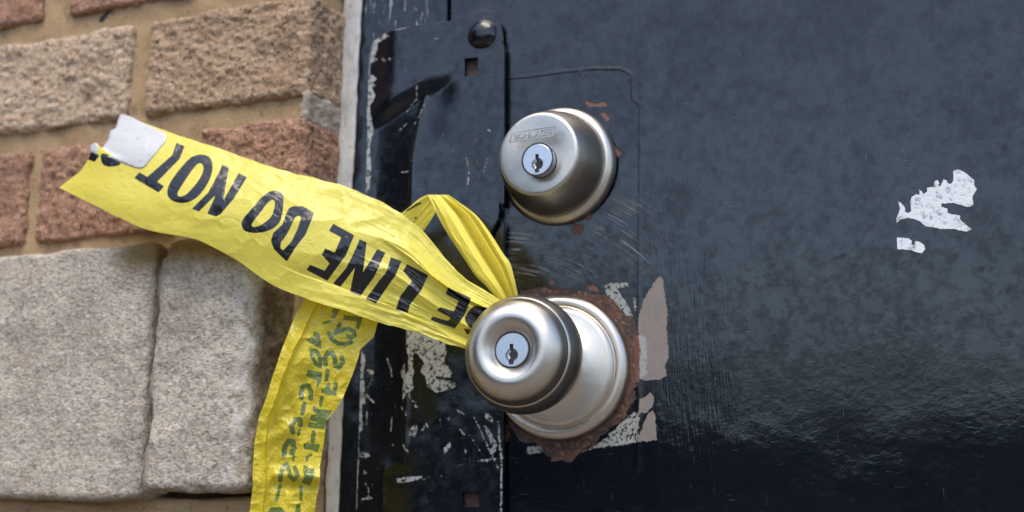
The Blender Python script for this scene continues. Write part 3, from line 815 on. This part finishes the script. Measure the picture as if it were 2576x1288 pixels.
# knob: its own rose, neck, bowl and key plug
rose_p = ([(32.6, 0), (32.6, 1.0)]+curve_prof([(32.4, 1.6), (31.6, 3.4), (29.8, 4.8), (28.0, 4.9)])[1:]
          +[(27.4, 4.6), (27.1, 4.3)]+curve_prof([(26.7, 4.4), (26.0, 5.3), (25.0, 6.0)])[1:]
          +curve_prof([(24.6, 6.0), (20, 7.2), (15.5, 9.0), (13.2, 11.2), (12.2, 14.0)])[1:]+[(11.9, 18)])
bowl_p = (curve_prof([(10.8, 15.0), (11.0, 20), (12.4, 25), (16.0, 29.0), (20.4, 32.8), (23.2, 37.6), (23.9, 41.6), (23.3, 45.0), (21.9, 48.2)])
          +curve_prof([(21.5, 48.7), (21.15, 49.0), (20.95, 49.5)])[1:]
          +curve_prof([(20.7, 49.9), (19.3, 52.6), (16.8, 55.0), (13.8, 56.3), (11.2, 56.2), (9.2, 55.2), (7.9, 54.0), (7.15, 53.3)])[1:]+[(7.0, 52.8), (7.0, 47.5)])
bowl_p = [(r*1.012, d*1.18) for r, d in bowl_p]
lv, lf = lathe(bowl_p, 160)
knob = obj('door_knob', lv, lf, NICKEL, door, sharp=55); knob['label'] = 'round satin nickel door knob with key plug'
lv, lf = lathe(rose_p, 160)
rose = obj('rose', lv, lf, NICKEL, knob, sharp=40)
p, kw = key_plug('key_plug', 6.75, 63.4, knob, (0, 0, 0)); attach(p, knob); attach(kw, knob)

# deadbolt, sitting slightly out of square on the door
bolt_p = ([(28.2, 0), (28.2, .8)]+curve_prof([(28.0, 1.6), (27.2, 3.6), (25.9, 4.9), (25.0, 5.3)])[1:]+[(24.7, 5.2)]
          +curve_prof([(24.6, 5.6), (24.2, 9.0), (23.0, 14.0), (21.2, 19.6), (19.6, 23.4)])[1:]+curve_prof([(19.3, 24.0), (18.7, 24.9), (17.8, 25.28)])[1:]+[(17.4, 25.32), (14.0, 25.36)])
bolt = solid('deadbolt', bolt_p, NICKEL, 160)
bolt_p = [(r*1.03, d*1.2) for r, d in bolt_p]
PO = (2.0, -4.2)
boolean(bolt, [solid('cutter', [(7.3, 18), (7.3, 40)], DARK, 64, (PO[0], 0, PO[1]))])
bolt['label'] = 'round satin nickel deadbolt with key plug above the knob'
p, kw = key_plug('key_plug', 7.0, 30.55, None, (PO[0], 0, PO[1]))
# maker's name in raised outline on the face
def stroke_mesh(strokes, wd, d0, d1):
    V, F_ = [], []
    for pts in strokes:
        for (ax, ay), (bx, by) in zip(pts[:-1], pts[1:]):
            L = math.hypot(bx-ax, by-ay) or 1; nx, ny = -(by-ay)/L*wd/2, (bx-ax)/L*wd/2; ex, ey = (bx-ax)/L*wd*.4, (by-ay)/L*wd*.4
            n = len(V)
            for d_ in (d0, d1):
                V += [(ax-ex+nx, -d_, ay-ey+ny), (ax-ex-nx, -d_, ay-ey-ny), (bx+ex-nx, -d_, by+ey-ny), (bx+ex+nx, -d_, by+ey+ny)]
            F_ += [(n+4, n+5, n+6, n+7), (n, n+4, n+7, n+3), (n+1, n+2, n+6, n+5), (n, n+1, n+5, n+4), (n+3, n+7, n+6, n+2)]
    return np.array(V), F_
GL = dict(S=[[(1,.85),(.8,1),(.2,1),(0,.8),(0,.6),(.2,.5),(.8,.5),(1,.4),(1,.2),(.8,0),(.2,0),(0,.15)]], C=[[(1,.8),(.8,1),(.2,1),(0,.8),(0,.2),(.2,0),(.8,0),(1,.2)]],
          H=[[(0,0),(0,1)],[(1,0),(1,1)],[(0,.5),(1,.5)]], L=[[(0,1),(0,0),(1,0)]], A=[[(0,0),(.5,1),(1,0)],[(.22,.4),(.78,.4)]],
          G=[[(1,.8),(.8,1),(.2,1),(0,.8),(0,.2),(.2,0),(.8,0),(1,.2),(1,.5),(.6,.5)]], E=[[(1,1),(0,1),(0,0),(1,0)],[(0,.5),(.8,.5)]])
st_ = []
cxx = -9.3
for ch in 'SCHLAGE':
    st_ += [[(cxx+a*1.9+b*.35, 6.4+b*2.2) for a, b in q] for q in GL[ch]]; cxx += 2.62
st_.append([(-11.2, 5.4), (9.6, 5.4), (10.9, 9.6), (-9.9, 9.6), (-11.2, 5.4)])
sv, sf = stroke_mesh(st_, .36, 30.1, 30.68)
def shade_ring(name, r0, r1, d, off, parent=None):  # flat dark ring; shade of the gap round the plug put into its colour
    v_ = [(r*cos(a)+off[0], -d, r*sin(a)+off[1]) for r in (r0, r1) for a in np.linspace(0, 2*pi, 65)[:-1]]
    return obj(name, v_, [(i, (i+1) % 64, 64+(i+1) % 64, 64+i) for i in range(64)], DARK, parent, False)
cb = shade_ring('gap_shade_ring', 6.95, 7.6, 30.47, PO)
shade_ring('gap_shade_ring', 6.6, 7.3, 62.6, (0, 0), knob)
lg = obj('embossed_name', sv, sf, NICKEL, None, False)
for o in (bolt, p, kw, lg, cb):
    o.location = Vector((1.0, 0, 93.0))*MM
TILT = Matrix.LocRotScale(Vector((1.0, 0, 93.0))*MM, Matrix.Rotation(radians(-6), 3, 'X').to_euler(), None)
bolt.rotation_euler = (radians(2), 0, radians(-5))
attach(bolt, door)
for o in (p, kw, lg, cb):
    o.location = (0, 0, 0); o.parent = bolt

# ------------------------------------------------------------------ caution tape tied to the knob
tape = thing('caution_tape', 'torn yellow caution tape with black lettering tied round the door knob', 'caution tape', (0, -25, 0))
T7 = crop(180, 400, 1975/920); T8 = crop(880, 700, 2061/1120)
INK = []
def ink(tr, outer, inner=None, sm=0):
    o = tr(outer); i = tr(inner) if inner else None
    if sm: o = smooth_poly(o); i = smooth_poly(i) if i else None
    INK.append((o, i))
ink(T7, [(1035,290),(1100,318),(1060,420),(880,605),(935,640),(890,692),(693,575),(735,528),(800,565),(1000,390)])
ink(T7, [(1225,385),(1290,400),(1322,450),(1320,530),(1285,620),(1215,715),(1140,765),(1060,775),(990,750),(960,705),(970,640),(1010,570),(1080,480),(1150,410)],
    [(1225,455),(1248,475),(1245,530),(1200,610),(1120,700),(1070,722),(1045,715),(1045,690),(1080,630),(1140,540),(1190,475)], 1)
ink(T7, [(1405,467),(1457,488),(1410,757),(1535,535),(1602,567),(1500,735),(1390,865),(1352,885),(1282,862),(1350,712),(1290,770),(1215,845),(1158,822),(1290,690),(1375,530)])
ink(T7, [(345,365),(415,395),(375,445),(318,425)])
ink(T7, [(430,380),(500,395),(585,455),(540,480),(480,482),(435,455)], None, 1)
ink(T8, [(290,28),(330,50),(338,110),(325,200),(300,260),(230,305),(140,320),(70,305),(48,265),(60,220),(120,150),(180,80),(240,35)],
    [(260,90),(278,110),(268,165),(245,215),(180,265),(130,278),(118,265),(130,240),(180,175),(225,115)], 1)
ink(T8, [(405,134),(470,135),(550,180),(490,330),(420,420),(360,517),(330,490),(270,430),(250,375),(265,320),(330,260),(355,190),(375,148)],
    [(440,200),(460,212),(430,300),(390,380),(335,440),(315,425),(320,385),(360,330),(395,260),(418,212)])
ink(T8, [(680,255),(825,335),(770,470),(640,650),(495,575),(520,538),(620,580),(655,530),(600,470),(625,425),(690,455),(735,350),(650,305)])
ink(T8, [(862,362),(912,385),(885,590),(985,432),(1040,455),(965,620),(870,755),(795,725),(830,560),(730,692),(678,668),(770,560),(835,430)])
ink(T8, [(1080,485),(1152,515),(1110,610),(1020,740),(975,808),(905,775),(960,700),(1050,580)])
ink(T8, [(1190,535),(1335,610),(1290,715),(1210,810),(1195,872),(1112,850),(1140,760),(1220,650),(1160,580)])
ink(T8, [(1475,695),(1632,770),(1590,880),(1520,980),(1350,920),(1365,895),(1470,925),(1490,905),(1395,855),(1420,830),(1510,860),(1545,790),(1455,740)])
ink(T8, [(1650,825),(1700,825),(1760,850),(1700,930),(1640,985),(1590,920),(1610,870)], None, 1)
ink(T8, [(1580,978),(1640,985),(1640,1030),(1600,1015)])

def ink_sdf(px, py, scale):
    s = np.full(px.shape, 1e3)
    for o, i in INK:
        d = sdf_poly(px, py, o)
        if i: d = np.maximum(d, -sdf_poly(px, py, i))
        s = np.minimum(s, d)
    return s/scale

U = [(310,290),(420,330),(520,362),(640,405),(740,438),(840,460),(948,502),(1010,539),(1061,579),(1119,648),(1174,703),(1257,754),(1335,822)]
L = [(148,472),(260,527),(370,577),(490,602),(590,652),(690,720),(790,757),(890,789),(960,811),(1028,830),(1101,856),(1170,878),(1290,905)]
dU = [52,53,54,55,55,54,52,49,46,43,39,35,24]
dL = [61,63,64,64,63,61,57,53,49,46,42,37,24]
def main_depth(s, t):
    """depth of the strip at s (0..12 along), t (0 upper .. 1 lower edge)"""
    sh = s.shape; sf = s.ravel()
    a = spline(dU, sf)[:, 0].reshape(sh); b = spline(dL, sf)[:, 0].reshape(sh)
    d = a+(b-a)*t+4.5*np.sin(pi*t)*(1-sstep(7, 11.5, s)*.5)
    g = sstep(4.5, 9.5, s)                                   # gathers towards the knob
    ph = t*17+1.3*n2(s/2.2, t*3, 41)+.8*np.sin(s*.9)
    d = d+g*2.0*(1-np.abs(np.sin(ph*.62)))
    d = d+g*.5*n2(s*1.1, t*26, 42, 2)
    up_f = sstep(6.5, 9, s)*(t < .27+.03*np.sin(s)); lo_f = sstep(4.5, 7, s)*sstep(.80, .815, t)
    d = d+3.4*up_f*(t/.27)+2.8*sstep(4.5, 7, s)*np.clip((t-.82)/.18, 0, 1)-1.8*sstep(4.5, 7, s)*np.clip((t-.62)/.2, 0, 1)*(t < .82)
    # soft buckles and creases over the flat part
    fl = 1-g*.6
    d = d+fl*(1.3*n2(s*.75+t*1.2, t*1.9-s*.25, 43)+.55*(1-np.abs(n2(s*1.3-t*2, t*3.6+s*.7, 44))*2)*sstep(.8, 3, s)+.15*(1-np.abs(n2(s*3.1+t*2.5, t*8-s*1.1, 52))*2)*sstep(.8, 2.5, s))
    d = d+.06*n2(s*7, t*17, 45, 2)
    d = d+1.6*np.exp(-((s-.2)/.5)**2)*(t-.5)
    return d
ns, nt = 620, 170
s1 = np.linspace(0, 12, ns); t1 = np.linspace(0, 1, nt)
uu, ll = spline(U, s1), spline(L, s1)
s2, t2 = np.meshgrid(s1, t1, indexing='ij')
px = uu[:, 0:1]+(ll[:, 0:1]-uu[:, 0:1])*t2; py = uu[:, 1:2]+(ll[:, 1:2]-uu[:, 1:2])*t2
# the torn left end
torn = [(310,290),(300,298),(294,318),(288,326),(278,334),(272,352),(260,368),(249,388),(247,372),(243,360),(234,364),(228,381),(221,402),(205,428),(180,448),(148,472)]
tt = np.array(torn, float); arc = np.concatenate([[0], np.cumsum(np.hypot(*np.diff(tt, axis=0).T))]); arc /= arc[-1]
tx, ty = np.interp(t1, arc, tt[:, 0]), np.interp(t1, arc, tt[:, 1])
tx += .9*n2(t1*60, t1*0, 46, 2)
fade = np.clip(1-s2/.8, 0, 1)
px = px+(tx-px[0])[None, :]*fade; py = py+(ty-py[0])[None, :]*fade
dd = main_depth(s2, t2)
wob = n2(s2*1.8, t2*0+.5, 47, 2)
px = px+2.2*wob*(1-2*np.abs(t2-.5))*0; 
e = np.exp(-t2/.05)*n2(s2*2.3, t2*0, 48, 2)*2.2-np.exp(-(1-t2)/.05)*n2(s2*2.3, t2*0+3, 49, 2)*2.2
py = py+e*sstep(.3, 1.5, s2)
sd = ink_sdf(px.ravel()+1.2*n2(px/16, py/16, 50).ravel()*sstep(5, 8, s2).ravel(), py.ravel(), 6.2)
w3 = P(px.ravel(), py.ravel(), dd.ravel())
ribbon = obj('ribbon', w3, grid_faces(ns, nt), TAPE, tape, attrs=dict(ink=sd))
ribbon['label'] = 'wide printed strip with torn left end'

# white sticker near the torn end, following the strip
from_pts = np.stack([px[:160].ravel(), py[:160].ravel()], -1); from_d = dd[:160].ravel()
def strip_depth(x, y):
    out = np.empty(len(x))
    for i, (a, b) in enumerate(zip(x, y)):
        q = (from_pts[:, 0]-a)**2+(from_pts[:, 1]-b)**2; j = np.argpartition(q, 6)[:6]
        wgt = 1/(q[j]+.05); out[i] = (from_d[j]*wgt).sum()/wgt.sum()
    return out
lab1 = T7([(582,62),(620,66),(660,78),(710,104),(760,130),(850,168),(930,205),(950,225),(955,250),(942,285),(860,385),(780,480),(760,494),(735,498),(700,490),(600,452),(500,412),(416,392),(412,372),(425,345),(450,310),(478,275),(490,250),(494,215),(505,190),(545,172),(552,140),(568,95)])
lab2 = T7([(345,365),(337,330),(350,305),(368,294),(393,291),(404,318),(411,345),(406,388)])
for lp, nm in ((lab1, 'label'), (lab2, 'label')):
    o = flat_poly(nm, ragged(lp, .35, 5, 6), 0.22, LABEL, ribbon, .08, strip_depth, 5.0)
    o.data.polygons.foreach_set('use_smooth', [True]*len(o.data.polygons))

# hanging tail
TA = crop(920, 1100, 3.22); TB = crop(920, 1500, 1227/400)
yl = [690,753,790,825,884,952,1006,1046,1115,1194,1216,1286,1380,1500]; xlf = [795,767,744,730,707,684,668,652,640,635,637,628,622,618]
yr = [690,809,848,880,892,940,1000,1019,1061,1111,1172,1214,1251,1288,1380,1500]; xrf = [975,951,940,905,904,888,863,853,820,815,805,805,796,792,785,780]
ny, ntt = 520, 130
y1 = np.linspace(700, 1420, ny); t1 = np.linspace(0, 1, ntt)
Y2, T2 = np.meshgrid(y1, t1, indexing='ij')
xl2 = np.interp(y1, yl, xlf); xr2 = np.interp(y1, yr, xrf)
X2 = xl2[:, None]+(xr2-xl2)[:, None]*T2
fold = .17+.03*np.sin(Y2/90)
d = 55-7*T2+np.interp(Y2, [700, 780, 900], [-9, -5, 0])
d = d+1.6*sstep(fold+.02, fold-.02, T2)+1.2*np.exp(-((T2-fold)/.05)**2)
d = d+1.5*np.sin(T2*5+Y2/130)*.8+.9*n2(X2/38, Y2/60, 61, 2)+.45*(1-2*np.abs(n2(X2/26+Y2/60, Y2/30, 62)))
cr_ = Y2-(1208+ (X2-700)*.05)                                # one deep cross fold low on the tail
d = d+2.4*np.exp(-(cr_+14)**2/260)*sstep(.15, .4, T2)-1.8*np.exp(-(cr_-10)**2/150)*sstep(.15, .4, T2)
d = d+1.5*np.exp(-((Y2-1120)+(X2-640)*.55)**2/500)*sstep(.1, .3, T2)*sstep(.9, .6, T2)
d = d+.13*n2(X2/7, Y2/7, 63, 2)
INK2 = []
def ip(tr, pts): INK2.append(('p', tr(pts)))
def il(tr, pts, wd): INK2.append(('l', tr(pts), wd*(.2083 if tr is TA else .2187)))
ip(TA, [(1075,180),(1140,190),(1075,300),(1035,290),(1065,235),(1045,215)]); ip(TA, [(945,350),(1035,322),(1025,355),(930,372)])
ip(TA, [(1195,265),(1410,295),(1370,428),(1335,415),(1355,335),(1185,315)])
il(TA, [(1140,370),(1085,480),(1180,440),(1250,430),(1310,460),(1320,510),(1280,535),(1240,520)], 38)
il(TA, [(1010,485),(1050,560),(1120,605),(1200,615),(1275,590)], 42)
ip(TA, [(835,465),(885,485),(905,560),(915,665),(740,570),(800,530),(860,560),(880,525),(820,520)])
il(TA, [(800,690),(860,700),(905,790),(905,880),(850,850),(805,760),(800,690)], 38)
ip(TA, [(760,925),(920,960),(915,1060),(865,1140),(870,1050),(740,995)])
il(TA, [(680,1260),(672,1190),(700,1120),(760,1115),(790,1180),(790,1270)], 48)
il(TA, [(970,860),(960,780),(1000,715),(1050,720),(1080,790),(1090,880),(1130,900),(1180,830),(1165,775)], 45)
il(TA, [(990,930),(980,1040)], 38)
ip(TA, [(1075,1080),(1115,1080),(1090,1235),(920,1200),(930,1160),(965,1165),(990,1090),(1020,1090),(1015,1170),(1060,1180)])
il(TA, [(925,1255),(915,1310)], 30)
il(TB, [(680,45),(655,155)], 40); il(TB, [(545,370),(530,300),(570,230),(630,220),(635,285)], 48); il(TB, [(625,340),(610,400)], 22)
il(TB, [(445,640),(450,540),(500,470),(550,480),(560,560),(535,610)], 50); il(TB, [(560,640),(550,690)], 18)
il(TB, [(400,920),(410,840),(440,780),(470,740),(500,800),(510,870),(560,920),(600,870),(570,780)], 42)
ip(TB, [(390,975),(418,975),(370,1168),(340,1165)]); ip(TB, [(250,1300),(300,1240),(400,1235),(470,1300)]); ip(TB, [(300,1300),(300,1500),(420,1500),(420,1300)])
ip(TB, [(785,70),(840,110),(995,125),(930,240),(905,335),(725,310),(735,260),(870,275),(745,220),(765,175),(860,170),(780,125)])
il(TB, [(785,370),(775,475)], 40); il(TB, [(875,-10),(865,60)], 28)
ip(TB, [(675,500),(855,515),(825,600),(790,575),(675,560)]); il(TB, [(755,630),(710,655),(705,700)], 22)
ip(TB, [(675,750),(760,800),(790,790),(795,850),(740,980),(650,945),(690,890),(670,830)])
il(TB, [(640,1000),(640,1150)], 26); ip(TB, [(575,1300),(590,1210),(630,1190),(630,1300)])
sd = np.full(X2.size, 1e3)
for q in INK2:
    sd = np.minimum(sd, sdf_poly(X2.ravel(), Y2.ravel(), q[1]) if q[0] == 'p' else sdf_line(X2.ravel(), Y2.ravel(), q[1], q[2]))
w3 = P(X2.ravel(), Y2.ravel(), d.ravel())
tail = obj('hanging_tail', w3, grid_faces(ny, ntt), TAPE_BACK_SHADED, tape, attrs=dict(ink=sd/6.0-.22))
tail['label'] = 'hanging end with small dark green print showing through'

# pleated loop between knob and strip
LP = crop(1450, 680, 1057/550)
def band(name, left, right, dl, dr, pleat, mat, seed, nsb=160, ntb=110, inks=None):
    lft, rgt = np.array(LP(left)), np.array(LP(right)); n = len(lft)
    s = np.linspace(0, n-1, nsb); t = np.linspace(0, 1, ntb)
    a, b = spline(lft, s), spline(rgt, s); s_, t_ = np.meshgrid(s/(n-1), t, indexing='ij')
    x = a[:, 0:1]+(b[:, 0:1]-a[:, 0:1])*t_; y = a[:, 1:2]+(b[:, 1:2]-a[:, 1:2])*t_
    d0 = spline(dl, s/(n-1)*(len(dl)-1))[:, 0:1]; d1 = spline(dr, s/(n-1)*(len(dr)-1))[:, 0:1]
    d = d0+(d1-d0)*t_+pleat(s_, t_)+.28*n2(s_*4, t_*9, seed, 2)+.22*(1-2*np.abs(n2(s_*5+t_*3, t_*4, seed+1)))
    sd = np.full(x.size, 1e3)
    if inks:
        for p_ in inks: sd = np.minimum(sd, sdf_poly(x.ravel(), y.ravel(), LP(p_)))
    w3 = P(x.ravel(), y.ravel(), d.ravel())
    return obj(name, w3, grid_faces(nsb, ntb), mat, tape, attrs=dict(ink=sd/6.0))
def pl_front(s, t):
    u = t+.05*np.sin(s*5)
    k1 = np.interp(u, [0, .10, .30, .47, .52, .66, .78, .82, .92, 1.0], [-2.5, 1.6, 3.8, 1.5, -5.0, -.5, 2.2, -3.0, 1.8, .2])
    return k1*sstep(1.02, .75, s)*(.6+.4*sstep(0, .4, s))
band('loop', [(830,930),(800,860),(720,760),(640,680),(560,560),(440,380),(375,260),(330,160),(295,97)],
     [(975,930),(945,815),(920,700),(890,590),(840,520),(730,350),(640,240),(520,150),(445,97)],
     [33, 37, 37, 33, 26], [30, 34, 34, 31, 26], pl_front, TAPE, 71)
def pl_back(s, t): return np.interp(t, [0, .2, .35, .5, .7, 1], [0, .8, -.4, .9, -1.5, -3.0])*sstep(0, .3, s)
band('loop', [(300,94),(240,122),(170,180),(100,235),(40,285),(-60,370)], [(352,150),(356,205),(322,275),(250,375),(190,440),(80,520)],
     [26.5, 26, 25, 23, 20, 16], [26.0, 24, 21, 19, 17, 15], pl_back, TAPE, 74, inks=[[(250,148),(215,160),(135,212),(150,216),(250,160)], [(215,255),(200,260),(200,272),(218,266)]])
# turns of tape round the knob's neck
tv = []; a_ = np.linspace(0, 2*pi, 97)[:-1]; dz_ = np.linspace(0, 1, 14)
for i, q in enumerate(dz_):
    for th in a_:
        r = 13.2+1.2*sin(pi*q)+.7*float(sin(th*3+q*9))+.4*sin(q*40+th)
        tv.append((r*cos(th), -(13.5+10.5*q), r*sin(th)))
tf = [(i*96+k_, i*96+(k_+1) % 96, (i+1)*96+(k_+1) % 96, (i+1)*96+k_) for i in range(13) for k_ in range(96)]
obj('neck_wrap', np.array(tv), tf, TAPE, tape, attrs=dict(ink=np.full(len(tv), 5.0)))
